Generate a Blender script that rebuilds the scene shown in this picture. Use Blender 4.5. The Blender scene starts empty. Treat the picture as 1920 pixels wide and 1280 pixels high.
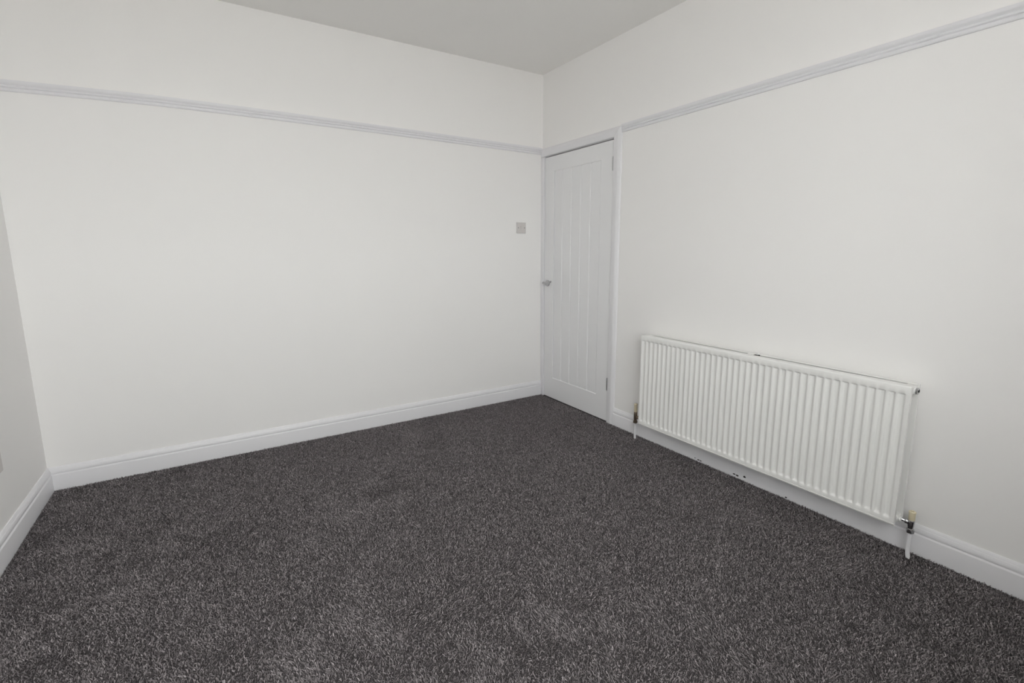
import bpy, bmesh, math, random
import numpy as np
from mathutils import Vector, Matrix

random.seed(7)
scene = bpy.context.scene
col = scene.collection

# ------------------------------------------------------------------ camera
W, H, REAR = 3.2406, 2.645, -3.68          # room: x -W..0, y REAR..0, z 0..H
yaw, pitch, roll = 0.5625, -0.1612, -0.0043
F = Vector((math.sin(yaw) * math.cos(pitch), math.cos(yaw) * math.cos(pitch), math.sin(pitch)))
R0 = F.cross(Vector((0, 0, 1))).normalized()
U0 = R0.cross(F)
Rv = math.cos(roll) * R0 + math.sin(roll) * U0
Uv = math.cos(roll) * U0 - math.sin(roll) * R0
cam = bpy.data.cameras.new('camera')
cam.sensor_width = 36.0
cam.lens = 902.9 / 1920 * 36.0
cam.shift_x = -2.14 / 1920
cam.shift_y = -25.18 / 1920
cam.clip_start = 0.02
cam_ob = bpy.data.objects.new('camera', cam)
cam_ob.matrix_world = Matrix(((Rv.x, Uv.x, -F.x, -2.423), (Rv.y, Uv.y, -F.y, -3.3754),
                              (Rv.z, Uv.z, -F.z, 1.2617), (0, 0, 0, 1)))
col.objects.link(cam_ob)
scene.camera = cam_ob

# ------------------------------------------------------------------ light
WIN = (-3.00, -1.16, 0.86, 2.38)              # window opening in the rear wall: x0, x1, z0, z1
world = bpy.data.worlds.new('overcast_sky')
scene.world = world
world.use_nodes = True
bg = world.node_tree.nodes['Background']
bg.inputs[0].default_value = (1.0, 0.985, 0.992, 1)
bg.inputs[1].default_value = 5.0
pl = bpy.data.lights.new('window_portal', 'AREA')
pl.shape = 'RECTANGLE'
pl.size, pl.size_y = WIN[1] - WIN[0], WIN[3] - WIN[2]
pl.cycles.is_portal = True
po = bpy.data.objects.new('window_portal', pl)
po.location = ((WIN[0] + WIN[1]) / 2, REAR - 0.37, (WIN[2] + WIN[3]) / 2)
po.rotation_euler = (math.radians(90), 0, 0)
col.objects.link(po)

vs = scene.view_settings
vs.view_transform = 'Standard'
vs.look = 'None'
vs.gamma = 1.0
vs.use_curve_mapping = False
vs.exposure = 1.04
scene.cycles.max_bounces = 16
scene.cycles.diffuse_bounces = 12


# ------------------------------------------------------------------ materials
def material(name, color, rough=0.5, spec=0.5, metal=0.0, noise=None, bump=None):
    m = bpy.data.materials.new(name)
    m.use_nodes = True
    nt = m.node_tree
    b = nt.nodes['Principled BSDF']
    b.inputs['Base Color'].default_value = (*color, 1)
    b.inputs['Roughness'].default_value = rough
    b.inputs['Specular IOR Level'].default_value = spec
    b.inputs['Metallic'].default_value = metal
    tc = nt.nodes.new('ShaderNodeTexCoord')
    if noise:
        sc, amt = noise
        n = nt.nodes.new('ShaderNodeTexNoise')
        n.inputs['Scale'].default_value = sc
        n.inputs['Detail'].default_value = 4
        nt.links.new(tc.outputs['Object'], n.inputs['Vector'])
        mx = nt.nodes.new('ShaderNodeMix')
        mx.data_type = 'RGBA'
        mx.inputs['A'].default_value = (*[c * (1 - amt) for c in color], 1)
        mx.inputs['B'].default_value = (*[min(1, c * (1 + amt)) for c in color], 1)
        nt.links.new(n.outputs['Fac'], mx.inputs['Factor'])
        nt.links.new(mx.outputs['Result'], b.inputs['Base Color'])
    if bump:
        sc, strength, dist = bump
        n = nt.nodes.new('ShaderNodeTexNoise')
        n.inputs['Scale'].default_value = sc
        n.inputs['Detail'].default_value = 3
        nt.links.new(tc.outputs['Object'], n.inputs['Vector'])
        bp = nt.nodes.new('ShaderNodeBump')
        bp.inputs['Strength'].default_value = strength
        bp.inputs['Distance'].default_value = dist
        nt.links.new(n.outputs['Fac'], bp.inputs['Height'])
        nt.links.new(bp.outputs['Normal'], b.inputs['Normal'])
    return m


M = {}
M['wall'] = material('wall_emulsion', (0.908, 0.897, 0.889), 0.75, 0.3, noise=(0.8, 0.008))
M['ceiling'] = material('ceiling_emulsion', (0.905, 0.895, 0.880), 0.85, 0.2, noise=(0.8, 0.008))
M['gloss'] = material('satin_white_paint', (0.808, 0.803, 0.826), 0.38, 0.45, noise=(3, 0.01), bump=(60, 0.05, 0.0004))
M['door'] = material('door_white_paint', (0.83, 0.83, 0.842), 0.42, 0.4, noise=(2, 0.01), bump=(90, 0.05, 0.0004))
M['radiator'] = material('radiator_enamel', (0.86, 0.857, 0.842), 0.32, 0.5, noise=(3, 0.008))
M['cream'] = material('cream_plastic', (0.74, 0.66, 0.48), 0.4, 0.4, noise=(60, 0.05))
M['switch'] = material('switch_plastic', (0.66, 0.63, 0.618), 0.3, 0.5, noise=(30, 0.01))
M['chrome'] = material('chrome', (0.52, 0.52, 0.53), 0.14, 0.5, 1.0, noise=(30, 0.04))
M['brass'] = material('tarnished_brass', (0.33, 0.26, 0.20), 0.35, 0.5, 1.0, noise=(80, 0.2))
M['steel'] = material('hinge_steel', (0.42, 0.42, 0.43), 0.3, 0.5, 1.0, noise=(60, 0.05))
M['dark'] = material('hole_shade', (0.02, 0.02, 0.02), 0.6, 0.2, noise=(60, 0.1))  # near-black colour stands in for the shade inside small holes and slots
M['chip'] = material('dark_chip', (0.05, 0.045, 0.045), 0.7, 0.2, noise=(300, 0.4))
M['lining'] = material('bare_lining', (0.50, 0.43, 0.36), 0.7, 0.2, noise=(8, 0.08))
M['backing'] = material('carpet_backing', (0.075, 0.068, 0.070), 0.95, 0.05, noise=(150, 0.4), bump=(300, 0.6, 0.004))
M['ground'] = material('added_paving', (0.48, 0.47, 0.45), 0.9, 0.1, noise=(2, 0.15))  # pale tone chosen to bounce more daylight onto the ceiling

m = bpy.data.materials.new('carpet_yarn')
m.use_nodes = True
nt = m.node_tree
b = nt.nodes['Principled BSDF']
b.inputs['Roughness'].default_value = 0.85
b.inputs['Specular IOR Level'].default_value = 0.15
at = nt.nodes.new('ShaderNodeAttribute')
at.attribute_name = 'tuft'
ramp = nt.nodes.new('ShaderNodeValToRGB')
els = ramp.color_ramp.elements
els[0].position, els[0].color = 0.0, (0.085, 0.076, 0.079, 1)
els[1].position, els[1].color = 1.0, (0.50, 0.460, 0.470, 1)
e = els.new(0.45)
e.color = (0.225, 0.204, 0.210, 1)
e = els.new(0.75)
e.color = (0.34, 0.311, 0.318, 1)
nt.links.new(at.outputs['Fac'], ramp.inputs['Fac'])
nt.links.new(ramp.outputs['Color'], b.inputs['Base Color'])
M['yarn'] = m

m = bpy.data.materials.new('window_glass')
m.use_nodes = True
nt = m.node_tree
nt.nodes.remove(nt.nodes['Principled BSDF'])
out = nt.nodes['Material Output']
tr = nt.nodes.new('ShaderNodeBsdfTransparent')
tr.inputs[0].default_value = (0.95, 0.97, 0.96, 1)
gl = nt.nodes.new('ShaderNodeBsdfGlossy')
gl.inputs['Roughness'].default_value = 0.02
mix = nt.nodes.new('ShaderNodeMixShader')
mix.inputs[0].default_value = 0.06
nt.links.new(tr.outputs[0], mix.inputs[1])
nt.links.new(gl.outputs[0], mix.inputs[2])
nt.links.new(mix.outputs[0], out.inputs['Surface'])
M['glass'] = m


# ------------------------------------------------------------------ helpers
def world_loc(o):
    v = Vector((0, 0, 0))
    while o is not None:
        v += o.location
        o = o.parent
    return v


def tag(o, label=None, cat=None, group=None, kind=None):
    if label: o['label'] = label
    if cat: o['category'] = cat
    if group: o['group'] = group
    if kind: o['kind'] = kind
    return o


def empty(name, loc):
    o = bpy.data.objects.new(name, None)
    o.location = loc
    o.empty_display_size = 0.05
    col.objects.link(o)
    return o


def make(name, bm, mat, parent=None, smooth=None):
    """link a bmesh given in world coordinates as one mesh object"""
    off = world_loc(parent) if parent else Vector((0, 0, 0))
    bmesh.ops.translate(bm, verts=bm.verts, vec=-off)
    bmesh.ops.recalc_face_normals(bm, faces=bm.faces)
    me = bpy.data.meshes.new(name)
    bm.to_mesh(me)
    bm.free()
    me.materials.append(M[mat])
    if smooth:
        me.polygons.foreach_set('use_smooth', [True] * len(me.polygons))
        me.set_sharp_from_angle(angle=math.radians(smooth))
    o = bpy.data.objects.new(name, me)
    o.parent = parent
    col.objects.link(o)
    return o


def box(bm, x0, x1, y0, y1, z0, z1, bevel=0.0, seg=2):
    r = bmesh.ops.create_cube(bm, size=1)
    v = r['verts']
    bmesh.ops.scale(bm, verts=v, vec=(abs(x1 - x0), abs(y1 - y0), abs(z1 - z0)))
    bmesh.ops.translate(bm, verts=v, vec=((x0 + x1) / 2, (y0 + y1) / 2, (z0 + z1) / 2))
    if bevel:
        ed = list({e for q in v for e in q.link_edges})
        bmesh.ops.bevel(bm, geom=ed, offset=bevel, segments=seg, affect='EDGES', profile=0.5)
    return bm


def bx(*a, **k):
    return box(bmesh.new(), *a, **k)


def lathe(bm, prof, origin, axis, n=24, cap=True):
    """prof: list of (radius, distance along axis)"""
    axis = Vector(axis).normalized()
    t = Vector((1, 0, 0)) if abs(axis.x) < 0.9 else Vector((0, 1, 0))
    a = axis.cross(t).normalized()
    c = axis.cross(a)
    o = Vector(origin)
    rings = []
    for r, d in prof:
        rings.append([bm.verts.new(o + axis * d + (a * math.cos(2 * math.pi * i / n) + c * math.sin(2 * math.pi * i / n)) * r)
                      for i in range(n)])
    for p, q in zip(rings, rings[1:]):
        for i in range(n):
            bm.faces.new((p[i], p[(i + 1) % n], q[(i + 1) % n], q[i]))
    if cap:
        bm.faces.new(rings[0][::-1])
        bm.faces.new(rings[-1])
    return bm


def tube(bm, pts, rad, n=14):
    """swept tube; rad a number or a list"""
    pts = [Vector(p) for p in pts]
    rr = rad if isinstance(rad, (list, tuple)) else [rad] * len(pts)
    rings = []
    ref = None
    for i, p in enumerate(pts):
        d = (pts[min(i + 1, len(pts) - 1)] - pts[max(i - 1, 0)]).normalized()
        if ref is None:
            ref = d.orthogonal().normalized()
        ref = (ref - d * ref.dot(d)).normalized()
        s = d.cross(ref)
        rings.append([bm.verts.new(p + (ref * math.cos(2 * math.pi * k / n) + s * math.sin(2 * math.pi * k / n)) * rr[i])
                      for k in range(n)])
    for p, q in zip(rings, rings[1:]):
        for i in range(n):
            bm.faces.new((p[i], p[(i + 1) % n], q[(i + 1) % n], q[i]))
    bm.faces.new(rings[0][::-1])
    bm.faces.new(rings[-1])
    return bm


def moulding(prof, a, b, inward, z0, mitre_a=0.0, mitre_b=0.0, cuts=1, bow=None):
    """prof: (depth, height) polyline from the wall at the bottom round to the wall at the top; runs a->b on the floor plan"""
    bm = bmesh.new()
    a, b = Vector(a), Vector(b)
    d = (b - a).normalized()
    n = Vector(inward)
    rows = []
    for t in range(cuts + 1):
        row = []
        for dep, hgt in prof:
            pa = a + d * dep * mitre_a
            pb = b - d * dep * mitre_b
            p = pa.lerp(pb, t / cuts) + n * dep
            row.append(bm.verts.new((p.x, p.y, z0 + hgt + (bow(p.x) if bow else 0.0))))
        rows.append(row)
    for p, q in zip(rows, rows[1:]):
        for i in range(len(prof)):
            j = (i + 1) % len(prof)
            bm.faces.new((p[i], p[j], q[j], q[i]))
    bm.faces.new(rows[0][::-1])
    bm.faces.new(rows[-1])
    return bm


# ------------------------------------------------------------------ room shell
T = 0.12
TR = 0.35       # unseen rear wall, thickened so its reveal shades the near side walls
FZ = -0.008
bm = bx(-W - T, T, REAR - TR, T, FZ - 0.1, FZ)
floor = tag(make('floor', bm, 'backing'), 'dark grey flecked carpet covering the whole floor', 'floor', kind='structure')
tag(make('ceiling', bx(-W - T, T, REAR - TR, T, H, H + 0.1), 'ceiling'),
    'plain pale grey-white ceiling above both picture rails', 'ceiling', kind='structure')
tag(make('wall_far', bx(-W - T, T, 0, T, FZ - 0.1, H), 'wall'),
    'wide plain white wall with the light switch', 'wall', kind='structure')
tag(make('wall_left', bx(-W - T, -W, REAR - T, 0, FZ - 0.1, H), 'wall'),
    'narrow strip of white wall at the left edge', 'wall', kind='structure')
# right wall with a recess for the door
DO0, DO1, DOZ = 0.0, -0.866, 2.032
bm = bmesh.new()
box(bm, 0, T, REAR - T, DO1, FZ - 0.1, H)
box(bm, 0, T, DO1, 0, DOZ, H)
box(bm, 0.075, T, DO1, 0, FZ - 0.1, DOZ)  # unseen slab added behind the door to keep sky light out
tag(make('wall_right', bm, 'wall'), 'white wall with the door and the radiator', 'wall', kind='structure')
# rear wall behind the camera, with the window opening
x0, x1, z0, z1 = WIN
bm = bmesh.new()
box(bm, -W, x0, REAR - TR, REAR, FZ - 0.1, H)
box(bm, x1, 0, REAR - TR, REAR, FZ - 0.1, H)
box(bm, x0, x1, REAR - TR, REAR, FZ - 0.1, z0)
box(bm, x0, x1, REAR - TR, REAR, z1, H)
tag(make('wall_rear', bm, 'wall'), 'white wall with the window, behind the viewer', 'wall', kind='structure')

win = tag(empty('window_1', ((x0 + x1) / 2, REAR - 0.30, z0)), 'white framed window behind the viewer, three panes', 'window', kind='structure')
bm = bmesh.new()
fy0, fy1 = REAR - 0.33, REAR - 0.27
xs = [x0, x0 + (x1 - x0) / 3, x0 + 2 * (x1 - x0) / 3, x1]
box(bm, x0, x1, fy0, fy1, z0, z0 + 0.06, 0.004)
box(bm, x0, x1, fy0, fy1, z1 - 0.06, z1, 0.004)
for i, x in enumerate(xs):
    w0 = x if i == 0 else (x - 0.06 if i == 3 else x - 0.035)
    box(bm, w0, w0 + (0.07 if i in (1, 2) else 0.06), fy0, fy1, z0, z1, 0.004)
make('window_frame', bm, 'gloss', win)
for i in range(3):
    make('pane', bx(xs[i] + 0.03, xs[i + 1] - 0.03, REAR - 0.303, REAR - 0.297, z0 + 0.05, z1 - 0.05), 'glass', win)
make('window_sill', bx(x0 - 0.05, x1 + 0.05, REAR + 0.0005, REAR + 0.05, z0 - 0.03, z0 - 0.002, 0.006), 'gloss', win)
tag(make('ground', bx(-14, 12, REAR - 22, REAR - TR - 0.02, -0.5, -0.35), 'ground'),  # unseen slab added to set the light reaching the ceiling
    'unseen ground added outside the window to shape its light', 'ground', kind='structure')

# ------------------------------------------------------------------ baseboards and picture rails
SK = [(0, -0.012), (0.018, -0.012), (0.018, 0.0775), (0.0174, 0.0796), (0.0158, 0.0812), (0.0138, 0.0826),
      (0.0122, 0.0842), (0.0118, 0.0862), (0.0128, 0.0876), (0.0146, 0.0884), (0.0150, 0.0900), (0.0146, 0.0960), (0.0132, 0.1030),
      (0.0112, 0.1078), (0.0098, 0.1086), (0.0092, 0.1098), (0.0082, 0.1130), (0.0060, 0.1172), (0.0035, 0.1205), (0.0, 0.1215)]
DOOR_OUT = -0.912
tag(make('baseboard_far', moulding(SK, (-W, 0), (-0.018, 0), (0, -1), 0, 1, 0, 8), 'gloss', smooth=35),
    'white moulded baseboard along the wide wall with the switch', 'baseboard', kind='structure')
bb_right = tag(make('baseboard_right', moulding(SK, (0, DOOR_OUT), (0, REAR), (-1, 0), 0, 0, 1, 8), 'gloss', smooth=35),
               'white moulded baseboard running behind the radiator', 'baseboard', kind='structure')
tag(make('baseboard_left', moulding(SK, (-W, 0), (-W, REAR), (1, 0), 0, 1, 1, 8), 'gloss', smooth=35),
    'white moulded baseboard at the left edge of the carpet', 'baseboard', kind='structure')
tag(make('baseboard_rear', moulding(SK, (-W, REAR), (0, REAR), (0, 1), 0, 1, 1, 8), 'gloss', smooth=35),
    'white moulded baseboard under the window behind the viewer', 'baseboard', kind='structure')

RAIL = [(0, 0.0), (0.0090, 0.0), (0.0106, 0.0018), (0.0113, 0.0055), (0.0109, 0.0095), (0.0088, 0.0124), (0.0068, 0.0140),
        (0.0070, 0.0160), (0.0108, 0.0172), (0.0130, 0.0195), (0.0134, 0.0225), (0.0124, 0.0250), (0.0094, 0.0270),
        (0.0082, 0.0284), (0.0096, 0.0300), (0.0126, 0.0325), (0.0150, 0.0358), (0.0166, 0.0397), (0.0174, 0.0432),
        (0.0178, 0.0465), (0.0178, 0.0498), (0.0170, 0.0508), (0.0, 0.0514)]


def rail_bow(x):
    """the old rail is not dead level: it dips to the left corner and rises a little mid-wall"""
    return float(np.interp(x, [-W, -3.18, -2.85, -2.56, -2.05, -1.5, -0.95, -0.4, 0.0],
                           [-0.012, -0.0105, 0.002, 0.0095, 0.0125, 0.0105, 0.0075, 0.003, 0.0]))


RZ = 2.030
tag(make('trim_1', moulding(RAIL, (-W, 0), (-0.019, 0), (0, -1), RZ, 1, 0, 24, rail_bow), 'gloss', smooth=35),
    'white moulded picture rail across the wide wall above the switch', 'picture rail', kind='structure')
tag(make('trim_2', moulding(RAIL, (0, DOOR_OUT - 0.001), (0, REAR), (-1, 0), RZ, 0, 1, 8), 'gloss', smooth=35),
    'white moulded picture rail above the radiator, ending at the door frame', 'picture rail', kind='structure')
tag(make('trim_3', moulding(RAIL, (-W, 0), (-W, REAR), (1, 0), RZ - 0.012, 1, 1, 8), 'gloss', smooth=35),
    'white moulded picture rail high on the left wall', 'picture rail', kind='structure')

# paint chips low on the right baseboard, and a tuft of loose fluff
for (y, z, a, bb) in ((-1.627, 0.009, 0.005, 0.003), (-1.652, 0.006, 0.010, 0.004), (-1.668, 0.005, 0.007, 0.004),
                      (-1.886, 0.011, 0.009, 0.0045), (-1.905, 0.010, 0.010, 0.005), (-1.948, 0.019, 0.008, 0.006),
                      (-2.176, 0.003, 0.006, 0.004)):
    bm = bmesh.new()
    n = 9
    ring = []
    for i in range(n):
        r = random.uniform(0.7, 1.15)
        t = 2 * math.pi * i / n
        ring.append((y + a * r * math.cos(t), z + bb * r * math.sin(t)))
    f = [bm.verts.new((-0.0187, p, q)) for p, q in ring]
    g = [bm.verts.new((-0.0178, p, q)) for p, q in ring]
    bm.faces.new(f)
    bm.faces.new(g[::-1])
    for i in range(n):
        bm.faces.new((f[i], g[i], g[(i + 1) % n], f[(i + 1) % n]))
    make('paint_chip', bm, 'chip', bb_right)

# ------------------------------------------------------------------ door frame
frame = tag(empty('trim_4', (0, -0.44, 0)), 'white painted door frame in the corner around the door', 'door frame', kind='structure')
LZ = 2.008      # underside of the head
make('frame_post', bx(-0.016, 0.075, -0.040, -0.0005, FZ, LZ, 0.002), 'gloss', frame)
make('frame_post', bx(0.0, 0.075, -0.866, -0.8425, FZ, LZ, 0.002), 'gloss', frame)
make('frame_head', bx(0.0, 0.075, -0.866, -0.0005, LZ, DOZ, 0.002), 'gloss', frame)
make('door_stop', bx(0.040, 0.052, -0.8425, -0.040, LZ - 0.016, LZ, 0.001), 'lining', frame)
make('door_stop', bx(0.040, 0.052, -0.054, -0.040, FZ, LZ - 0.016, 0.001), 'lining', frame)
make('door_stop', bx(0.040, 0.052, -0.8425, -0.828, FZ, LZ - 0.016, 0.001), 'lining', frame)
# right architrave: flat face, then a rounded fall to the outer edge
AR = [(-0.0002, -0.8450), (-0.0120, -0.8450), (-0.0142, -0.8460), (-0.0152, -0.8485), (-0.0172, -0.8800), (-0.0176, -0.8840),
      (-0.0166, -0.8890), (-0.0146, -0.8945), (-0.0120, -0.9000), (-0.0090, -0.9050), (-0.0060, -0.9090), (-0.0032, -0.9114), (-0.0002, -0.9120)]
AZ = 2.0105
bm = bmesh.new()
lo = [bm.verts.new((x, y, FZ)) for x, y in AR]
hi = [bm.verts.new((x, y, AZ + (-y - 0.8450))) for x, y in AR]
for i in range(len(AR)):
    j = (i + 1) % len(AR)
    bm.faces.new((lo[i], lo[j], hi[j], hi[i]))
bm.faces.new(lo[::-1])
bm.faces.new(hi)
make('architrave', bm, 'gloss', frame, smooth=40)
bm = bmesh.new()
HD = [(x, AZ + (-y - 0.8450)) for x, y in AR]
lo = [bm.verts.new((x, -0.0005, z)) for x, z in HD]
hi = [bm.verts.new((x, -0.8450 - (z - AZ) + 0.0002, z)) for x, z in HD]
for i in range(len(AR)):
    j = (i + 1) % len(AR)
    bm.faces.new((lo[i], lo[j], hi[j], hi[i]))
bm.faces.new(lo[::-1])
bm.faces.new(hi)
make('architrave', bm, 'gloss', frame, smooth=40)

# ------------------------------------------------------------------ door
DY0, DY1, DZ0, DZ1 = -0.0435, -0.8395, -0.002, 1.9985
DX = -0.004                      # room face of the leaf
PY0, PY1, PZ0, PZ1 = -0.163, -0.714, 0.174, 1.884
door = tag(empty('door_1', (0.015, (DY0 + DY1) / 2, DZ0)), 'white cottage door with vertical grooved boards and chrome lever', 'door', kind='structure')






make('stile', bx(DX, DX + 0.036, PY0, DY0, DZ0, DZ1), 'door', door)
make('stile', bx(DX, DX + 0.036, DY1, PY1, DZ0, DZ1), 'door', door)
make('cross_rail', bx(DX, DX + 0.036, PY1, PY0, DZ0, PZ0), 'door', door)
make('cross_rail', bx(DX, DX + 0.036, PY1, PY0, PZ1, DZ1), 'door', door)
# five boards with chamfered long edges and a sloped bead where they meet the rails
nb = 5
bw = (PY0 - PY1) / nb
dep = 0.005
for k in range(nb):
    ya, yb = PY0 - k * bw, PY0 - (k + 1) * bw
    ca = 0.0085
    prof = [(DX + 0.030, ya), (DX + 0.0085, ya), (DX + 0.0085, ya - 0.0012), (DX + dep - 0.0012, ya - ca),
            (DX + dep - 0.0012, yb + ca), (DX + 0.0085, yb + 0.0012), (DX + 0.0085, yb), (DX + 0.030, yb)]
    bm = bmesh.new()
    lo = [bm.verts.new((x, y, PZ0)) for x, y in prof]
    hi = [bm.verts.new((x, y, PZ1)) for x, y in prof]
    for i in range(len(prof)):
        j = (i + 1) % len(prof)
        bm.faces.new((lo[i], lo[j], hi[j], hi[i]))
    bm.faces.new(lo[::-1])
    bm.faces.new(hi)
    make('board', bm, 'door', door)
# sloped beads at the top and bottom of the boarded field, and its sides
for z, s in ((PZ0, 1), (PZ1, -1)):
    bm = bmesh.new()
    pr = [(DX, z), (DX + 0.008, z), (DX + 0.0075, z + s * 0.010), (DX + 0.0030, z + s * 0.004)]
    lo = [bm.verts.new((x, PY0, q)) for x, q in pr]
    hi = [bm.verts.new((x, PY1, q)) for x, q in pr]
    for i in range(4):
        j = (i + 1) % 4
        bm.faces.new((lo[i], lo[j], hi[j], hi[i]))
    bm.faces.new(lo[::-1])
    bm.faces.new(hi)
    make('panel_bead', bm, 'door', door)


def hinge(z0, z1):
    h = make('hinge', bx(DX - 0.0005, DX + 0.03, DY1 - 0.0028, DY1 - 0.0002, z0, z1), 'steel', door)
    bm = bmesh.new()
    n = 5
    for i in range(n):
        a = z0 + (z1 - z0) * i / n
        c = z0 + (z1 - z0) * (i + 1) / n
        lathe(bm, [(0.0046, 0), (0.0056, 0.0006), (0.0056, c - a - 0.001), (0.0046, c - a - 0.0004)], (DX - 0.006, DY1 - 0.0015, a), (0, 0, 1), 16)
    make('knuckle', bm, 'steel', h, smooth=35)
    bm = lathe(bmesh.new(), [(0.003, 0), (0.0055, 0.002), (0.0045, 0.005), (0.001, 0.0065)], (DX - 0.006, DY1 - 0.0015, z1), (0, 0, 1), 16)
    lathe(bm, [(0.003, 0), (0.0055, 0.002), (0.0045, 0.005), (0.001, 0.0065)], (DX - 0.006, DY1 - 0.0015, z0), (0, 0, -1), 16)
    make('finial', bm, 'steel', h, smooth=35)


hinge(1.800, 1.882)
hinge(0.240, 0.324)

# lever handle on a round rose
HY, HZ = -0.090, 0.982
hd = make('handle', lathe(bmesh.new(), [(0.0262, 0), (0.0262, 0.0045), (0.0250, 0.0078), (0.0215, 0.0092), (0.0130, 0.0098), (0.0110, 0.0110)],
                          (DX, HY, HZ), (-1, 0, 0), 36), 'chrome', door, smooth=30)
hd['label'] = 'chrome lever handle on round rose'
bm = tube(bmesh.new(), [(DX - 0.010, HY, HZ), (DX - 0.028, HY, HZ + 0.001), (DX - 0.042, HY, HZ + 0.003), (DX - 0.050, HY - 0.005, HZ + 0.005),
                        (DX - 0.0535, HY - 0.016, HZ + 0.007), (DX - 0.0545, HY - 0.032, HZ + 0.007), (DX - 0.0545, HY - 0.055, HZ + 0.006),
                        (DX - 0.054, HY - 0.080, HZ + 0.009), (DX - 0.053, HY - 0.100, HZ + 0.016), (DX - 0.0525, HY - 0.113, HZ + 0.022)],
          [0.0085, 0.0085, 0.0095, 0.0105, 0.0105, 0.0095, 0.0085, 0.0085, 0.0085, 0.006], 16)
make('lever', bm, 'chrome', hd, smooth=60)

# ------------------------------------------------------------------ radiator
RY0, RY1, RB, RT = -1.265, -2.665, 0.1325, 0.723
RF, RBK = -0.130, -0.040
rad = tag(empty('radiator', (-0.085, (RY0 + RY1) / 2, RB)), 'long white panel radiator with vertical flutes on the right-hand wall', 'radiator')
NCH, PITCH = 41, 0.0337
YC = -1.962


def panel(xf, thick, face, zlo, zhi):
    """pressed steel panel; face = -1 front shows the flutes towards -x"""
    D = 0.0085
    cols = [(RY0, 0.0, 0)]
    half = PITCH / 2
    for k in range(NCH):
        c = YC + (NCH - 1) / 2 * PITCH - k * PITCH
        for du, dd in ((0.46, 0.0), (0.38, 0.10), (0.30, 0.50), (0.21, 0.85), (0.10, 0.98), (-0.10, 0.98), (-0.21, 0.85), (-0.30, 0.50), (-0.38, 0.10), (-0.46, 0.0)):
            cols.append((c + du * PITCH, dd, 1))
    cols.append((RY1, 0.0, 0))
    r = 0.005
    rows = []
    z_t, z_b = zhi - 0.033, zlo + 0.033
    # (z, x offset of the border, share of the flute depth)
    rows.append((zlo, thick - 0.002, 0))
    rows.append((zlo, r, 0))
    rows.append((zlo + 0.0015, 0.0016, 0))
    rows.append((zlo + 0.005, 0.0, 0))
    # stitched seam just above the lower edge
    rows.append((zlo + 0.0085, 0.0, 0))
    rows.append((zlo + 0.0095, 0.0032, 0))
    rows.append((zlo + 0.0120, 0.0032, 0))
    rows.append((zlo + 0.0135, 0.0, 0))
    rows += [(z_b - 0.005, 0, 0), (z_b - 0.0035, 0, 0.12), (z_b, 0, 0.55), (z_b + 0.0035, 0, 0.93), (z_b + 0.008, 0, 1)]
    rows += [(zlo + (zhi - zlo) * 0.5, 0, 1)]
    rows += [(z_t - 0.007, 0, 1), (z_t - 0.0025, 0, 0.96), (z_t, 0, 0.55), (z_t + 0.0014, 0, 0.10), (z_t + 0.0025, 0, 0)]
    rows += [(zhi - 0.006, 0, 0), (zhi - 0.0018, 0.0016, 0), (zhi, r, 0), (zhi, thick - 0.002, 0)]
    bm = bmesh.new()
    grid = []
    for z, xo, sh in rows:
        line = []
        for y, dd, inner in cols:
            line.append(bm.verts.new((xf + (xo + dd * sh * D) * -face, y, z)))
        grid.append(line)
    for a, c in zip(grid, grid[1:]):
        for i in range(len(cols) - 1):
            bm.faces.new((a[i], a[i + 1], c[i + 1], c[i]))
    # back sheet and rim
    xb = xf + thick * -face
    back = [bm.verts.new((xb, y, z)) for y, z in ((RY0, zlo), (RY1, zlo), (RY1, zhi), (RY0, zhi))]
    bm.faces.new(back)
    bm.faces.new([g[0] for g in grid] + [back[3], back[0]])
    bm.faces.new([g[-1] for g in grid] + [back[2], back[1]])
    bm.faces.new(grid[0] + [back[1], back[0]])
    bm.faces.new(grid[-1] + [back[2], back[3]])
    return bm


make('front_panel', panel(RF, 0.013, -1, RB, RT), 'radiator', rad, smooth=50)
make('back_panel', panel(RBK, 0.013, 1, RB, RT), 'radiator', rad, smooth=50)
# folded top covers behind each panel, leaving a narrow slot between them
make('top_cover', bx(RF + 0.012, RF + 0.046, RY1 + 0.004, RY0 - 0.004, RT - 0.0035, RT - 0.001, 0.0008), 'radiator', rad)
make('top_cover', bx(RBK - 0.020, RBK - 0.012, RY1 + 0.004, RY0 - 0.004, RT - 0.0035, RT - 0.001, 0.0008), 'radiator', rad)
# tee connectors joining the panels at the four corners
for y, s in ((RY0, 1), (RY1, -1)):
    for z in (0.700, 0.150):
        bm = lathe(bmesh.new(), [(0.015, -0.040), (0.0165, -0.034), (0.0165, -0.004), (0.0155, 0.0)], (-0.078, y, z), (0, s, 0), 24)
        box(bm, RF + 0.010, RBK - 0.010, y - s * 0.036 - 0.0, y - s * 0.004, z - 0.013, z + (0.0215 if z > 0.5 else 0.013), 0.004)
        make('tee_connector', bm, 'radiator', rad, smooth=40)
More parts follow.
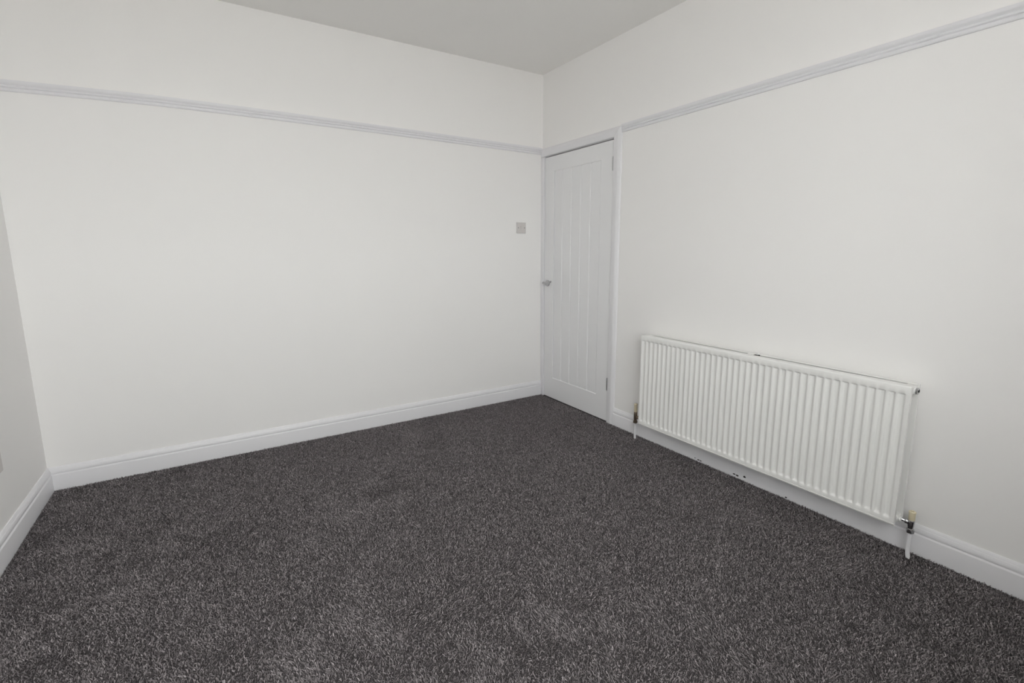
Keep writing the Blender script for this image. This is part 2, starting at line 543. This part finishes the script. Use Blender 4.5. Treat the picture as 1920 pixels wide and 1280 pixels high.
# air vent plug, right top; blank plug, left top
pg = make('air_vent', lathe(bmesh.new(), [(0.0125, 0), (0.0135, 0.0015), (0.0135, 0.006), (0.0115, 0.008), (0.0085, 0.008), (0.0075, 0.0040), (0.0060, 0.0035)],
                            (-0.078, RY1, 0.700), (0, -1, 0), 24), 'chrome', rad, smooth=30)
make('key_socket', lathe(bmesh.new(), [(0.0050, 0), (0.0050, 0.0045), (0.0028, 0.0060), (0.0028, 0.0042)], (-0.078, RY1 - 0.0035, 0.700), (0, -1, 0), 12), 'dark', pg)  # coloured near-black for the shade in the key hole
make('blank_plug', lathe(bmesh.new(), [(0.0125, 0), (0.0135, 0.0015), (0.0135, 0.005), (0.0110, 0.007)], (-0.078, RY0, 0.700), (0, 1, 0), 24), 'radiator', rad, smooth=30)
# wall brackets with the clip that shows on top
for y in (-1.50, -1.975, -2.43):
    bm = bmesh.new()
    box(bm, -0.040, -0.001, y - 0.014, y + 0.014, 0.20, 0.66, 0.001)
    make('wall_bracket', bm, 'radiator', rad)
bm = bmesh.new()
box(bm, -0.086, -0.062, -1.982, -1.950, RT - 0.004, RT + 0.0005, 0.001)
v = [bm.verts.new(p) for p in ((-0.068, -1.975, RT), (-0.056, -1.975, RT), (-0.056, -1.999, RT), (-0.068, -1.999, RT),
                               (-0.066, -1.985, RT + 0.006), (-0.058, -1.985, RT + 0.007), (-0.058, -1.998, RT + 0.009), (-0.066, -1.998, RT + 0.008))]
for f in ((3, 2, 1, 0), (4, 5, 6, 7), (0, 1, 5, 4), (1, 2, 6, 5), (2, 3, 7, 6), (3, 0, 4, 7)):
    bm.faces.new([v[i] for i in f])
make('top_clip', bm, 'radiator', rad)
make('clip_slot_shade', bx(-0.086, -0.058, -2.004, -1.9835, RT - 0.012, RT - 0.0005), 'dark', rad)  # solid dark block painted as the shade in the slot


def valve(y_end, y_v, s, cap_mat, body_mat, zc0, zc1, zu):
    """lockshield valve: capped body on a white pipe, union tail into the radiator (s = outward direction along y)"""
    x = -0.066
    v = make('valve', lathe(bmesh.new(), [(0.0085, 0.0), (0.0125, 0.002), (0.0128, 0.012), (0.0105, 0.014), (0.0100, 0.020), (0.0118, 0.024),
                                          (0.0118, zc0 - 0.108 - 0.002), (0.0095, zc0 - 0.108 + 0.004)], (x, y_v, 0.108), (0, 0, 1), 24), body_mat, rad, smooth=35)
    v['label'] = 'metal lockshield valve with cream plastic cap'
    make('pipe_nut', lathe(bmesh.new(), [(0.0090, -0.005), (0.0140, -0.003), (0.0145, 0.0), (0.0145, 0.010), (0.0120, 0.013)], (x, y_v, 0.106), (0, 0, 1), 6), body_mat, v)
    make('valve_cap', lathe(bmesh.new(), [(0.0108, 0), (0.0114, 0.002), (0.0114, (zc1 - zc0) * 0.82), (0.0126, (zc1 - zc0) * 0.86), (0.0127, zc1 - zc0 - 0.002),
                                          (0.0115, zc1 - zc0), (0.0058, zc1 - zc0), (0.0050, zc1 - zc0 - 0.010)], (x, y_v, zc0), (0, 0, 1), 24), cap_mat, v, smooth=35)
    make('cap_hole_shade', lathe(bmesh.new(), [(0.0049, 0), (0.0049, 0.001)], (x, y_v, zc1 - 0.0085), (0, 0, 1), 16), 'dark', v)  # black disc paints in the shade down the cap
    # union tail
    L = abs(y_v - y_end)
    bm = lathe(bmesh.new(), [(0.0065, 0.0), (0.0065, L * 0.25), (0.0060, L * 0.30), (0.0060, L * 0.45), (0.0105, L * 0.48), (0.0115, L * 0.52), (0.0115, L * 0.74), (0.0085, L * 0.80), (0.0080, L)],
               (-0.078 + 0.004, y_end, zu), (0.010 / L, s, -0.004 / L), 12)
    make('union', bm, body_mat, v, smooth=30)
    make('end_bush', lathe(bmesh.new(), [(0.0100, 0), (0.0102, 0.0045), (0.0085, 0.0075)], (-0.078, y_end, zu), (0, s, 0), 20), 'radiator', v, smooth=35)
    # pipe
    make('pipe', tube(bmesh.new(), [(x, y_v, 0.107), (x, y_v, 0.05), (x - 0.001, y_v, 0.03), (x - 0.002, y_v - 0.002, 0.012), (x - 0.0035, y_v - 0.006, -0.011)], 0.0078, 18), 'gloss', rad, smooth=60)


valve(RY1, -2.702, -1, 'cream', 'chrome', 0.158, 0.196, 0.150)
valve(RY0, -1.181, 1, 'cream', 'brass', 0.180, 0.236, 0.150)

# ------------------------------------------------------------------ light switch
SX, SZ, S2 = -0.216, 1.438, 0.0435
sw = tag(empty('light_switch', (SX, 0, SZ - S2)), 'small square light switch on the wide wall beside the door', 'light switch')
make('switch_plate', bx(SX - S2, SX + S2, -0.0095, 0.0, SZ - S2, SZ + S2, 0.0028, 3), 'switch', sw)
rk = bmesh.new()
pr = [(-0.0095, -0.013), (-0.0112, -0.013), (-0.0150, 0.013), (-0.0095, 0.013)]
a_ = [rk.verts.new((SX - 0.0085, y, SZ + z)) for y, z in pr]
b_ = [rk.verts.new((SX + 0.0085, y, SZ + z)) for y, z in pr]
for i in range(4):
    j = (i + 1) % 4
    rk.faces.new((a_[i], a_[j], b_[j], b_[i]))
rk.faces.new(a_[::-1])
rk.faces.new(b_)
make('rocker', rk, 'switch', sw)
for dx in (-0.030, 0.030):
    s = make('screw', lathe(bmesh.new(), [(0.0046, 0), (0.0044, 0.0008), (0.0030, 0.0013)], (SX + dx, -0.0095, SZ), (0, -1, 0), 16), 'steel', sw, smooth=40)
    make('screw_slot_shade', bx(SX + dx - 0.0006, SX + dx + 0.0006, -0.0112, -0.0105, SZ - 0.003, SZ + 0.003), 'dark', s)  # dark sliver painted as shade in the screw head

# ------------------------------------------------------------------ wall socket on the left wall (only its edge is in the photograph)
KY1, KZ0, KZ1 = -0.588, 0.346, 0.432
KY0 = KY1 - 0.146
so = tag(empty('wall_socket', (-W, (KY0 + KY1) / 2, KZ0)), 'white plastic wall socket on the left wall above the baseboard', 'wall socket')
make('socket_plate', bx(-W, -W + 0.0095, KY0, KY1, KZ0, KZ1, 0.0028, 3), 'switch', so)
for yc in (KY0 + 0.035, KY1 - 0.053):
    for dy, dz, w, h in ((0, 0.012, 0.005, 0.009), (-0.011, -0.010, 0.008, 0.005), (0.011, -0.010, 0.008, 0.005)):
        make('pin_hole_shade', bx(-W + 0.0090, -W + 0.0098, yc + dy - w / 2, yc + dy + w / 2, 0.383 + dz - h / 2, 0.383 + dz + h / 2), 'dark', so)  # raised dark piece in place of the shade in a socket hole
    make('rocker', bx(-W + 0.0090, -W + 0.0125, yc - 0.006, yc + 0.006, 0.410, 0.425, 0.001), 'switch', so)

# ------------------------------------------------------------------ carpet pile
rng = np.random.default_rng(11)
SP = 0.0044
PX0, PX1, PY0_, PY1_ = -W + 0.0195, -0.0195, -3.40, -0.0195
nx = int((PX1 - PX0) / SP)
ny = int((PY1_ - PY0_) / SP)
gx, gy = np.meshgrid(np.arange(nx), np.arange(ny))
bxx = PX0 + (gx.ravel() + 0.5 + rng.uniform(-0.45, 0.45, nx * ny)) * (PX1 - PX0) / nx
byy = PY0_ + (gy.ravel() + 0.5 + rng.uniform(-0.45, 0.45, nx * ny)) * (PY1_ - PY0_) / ny
N = len(bxx)


def field(cells, seed):
    """smooth random field over the room, sampled at the tufts"""
    r = np.random.default_rng(seed)
    g = r.standard_normal((cells + 2, cells + 2))
    u = (bxx - PX0) / 3.4 * cells
    v = (byy - PY0_) / 3.5 * cells
    i, j = np.floor(u).astype(int), np.floor(v).astype(int)
    fu, fv = u - i, v - j
    fu, fv = fu * fu * (3 - 2 * fu), fv * fv * (3 - 2 * fv)
    i, j = np.clip(i, 0, cells), np.clip(j, 0, cells)
    return (g[i, j] * (1 - fu) + g[i + 1, j] * fu) * (1 - fv) + (g[i, j + 1] * (1 - fu) + g[i + 1, j + 1] * fu) * fv


brush = field(9, 1) * 0.4 + field(26, 2) * 0.65 + field(60, 3) * 0.55        # how the pile was last brushed
bdir = field(7, 4) * 1.2
ang = rng.uniform(0, 2 * np.pi, N)
mag = np.abs(rng.normal(0.70, 0.32, N))
lx = np.cos(ang) * mag + np.cos(bdir + 0.4) * 0.30 * brush
ly = np.sin(ang) * mag + np.sin(bdir + 0.4) * 0.30 * brush - 0.30 * brush
hgt = np.clip(0.0068 + rng.normal(0, 0.0014, N), 0.0035, 0.0105)
wd = rng.uniform(0.0014, 0.0025, N)
tw = rng.uniform(0, np.pi, N)
tone = np.clip(rng.beta(1.7, 2.2, N) + rng.normal(0, 0.05, N), 0, 1)
V = np.empty((N, 6, 3), np.float32)
C = np.empty((N, 6), np.float32)
for r, (t, ws, bend) in enumerate(((0.0, 1.0, 0.0), (0.62, 1.15, 0.45), (1.0, 0.75, 1.0))):
    px = bxx + lx * hgt * bend
    py = byy + ly * hgt * bend
    L = 1 / np.sqrt(1 + 0.35 * (lx * lx + ly * ly) * bend)
    pz = FZ + hgt * t * L
    a = tw + t * 0.9
    ox, oy = np.cos(a) * wd * ws * 0.5 * 1.3, np.sin(a) * wd * ws * 0.5 * 1.3
    for s, k in ((-1, 0), (1, 1)):
        V[:, r * 2 + k, 0] = np.clip(px + s * ox, -W + 0.0185, -0.0185)
        V[:, r * 2 + k, 1] = np.minimum(py + s * oy, -0.0185)
        V[:, r * 2 + k, 2] = pz
    C[:, r * 2] = tone
    C[:, r * 2 + 1] = tone
base = (np.arange(N, dtype=np.int32) * 6)[:, None]
Q = np.concatenate([base + np.array([0, 1, 3, 2], np.int32), base + np.array([2, 3, 5, 4], np.int32)], axis=1).reshape(-1)
me = bpy.data.meshes.new('carpet_pile')
me.vertices.add(N * 6)
me.vertices.foreach_set('co', V.reshape(-1))
me.loops.add(len(Q))
me.loops.foreach_set('vertex_index', Q)
me.polygons.add(N * 2)
me.polygons.foreach_set('loop_start', np.arange(0, len(Q), 4, dtype=np.int32))
me.polygons.foreach_set('use_smooth', np.ones(N * 2, bool))
me.update(calc_edges=True)
attr = me.attributes.new('tuft', 'FLOAT', 'POINT')
attr.data.foreach_set('value', C.reshape(-1))
me.materials.append(M['yarn'])
pile = bpy.data.objects.new('carpet_pile', me)
pile.parent = floor
col.objects.link(pile)
tag(pile, 'dense dark grey twist pile with lighter flecks', kind='stuff')
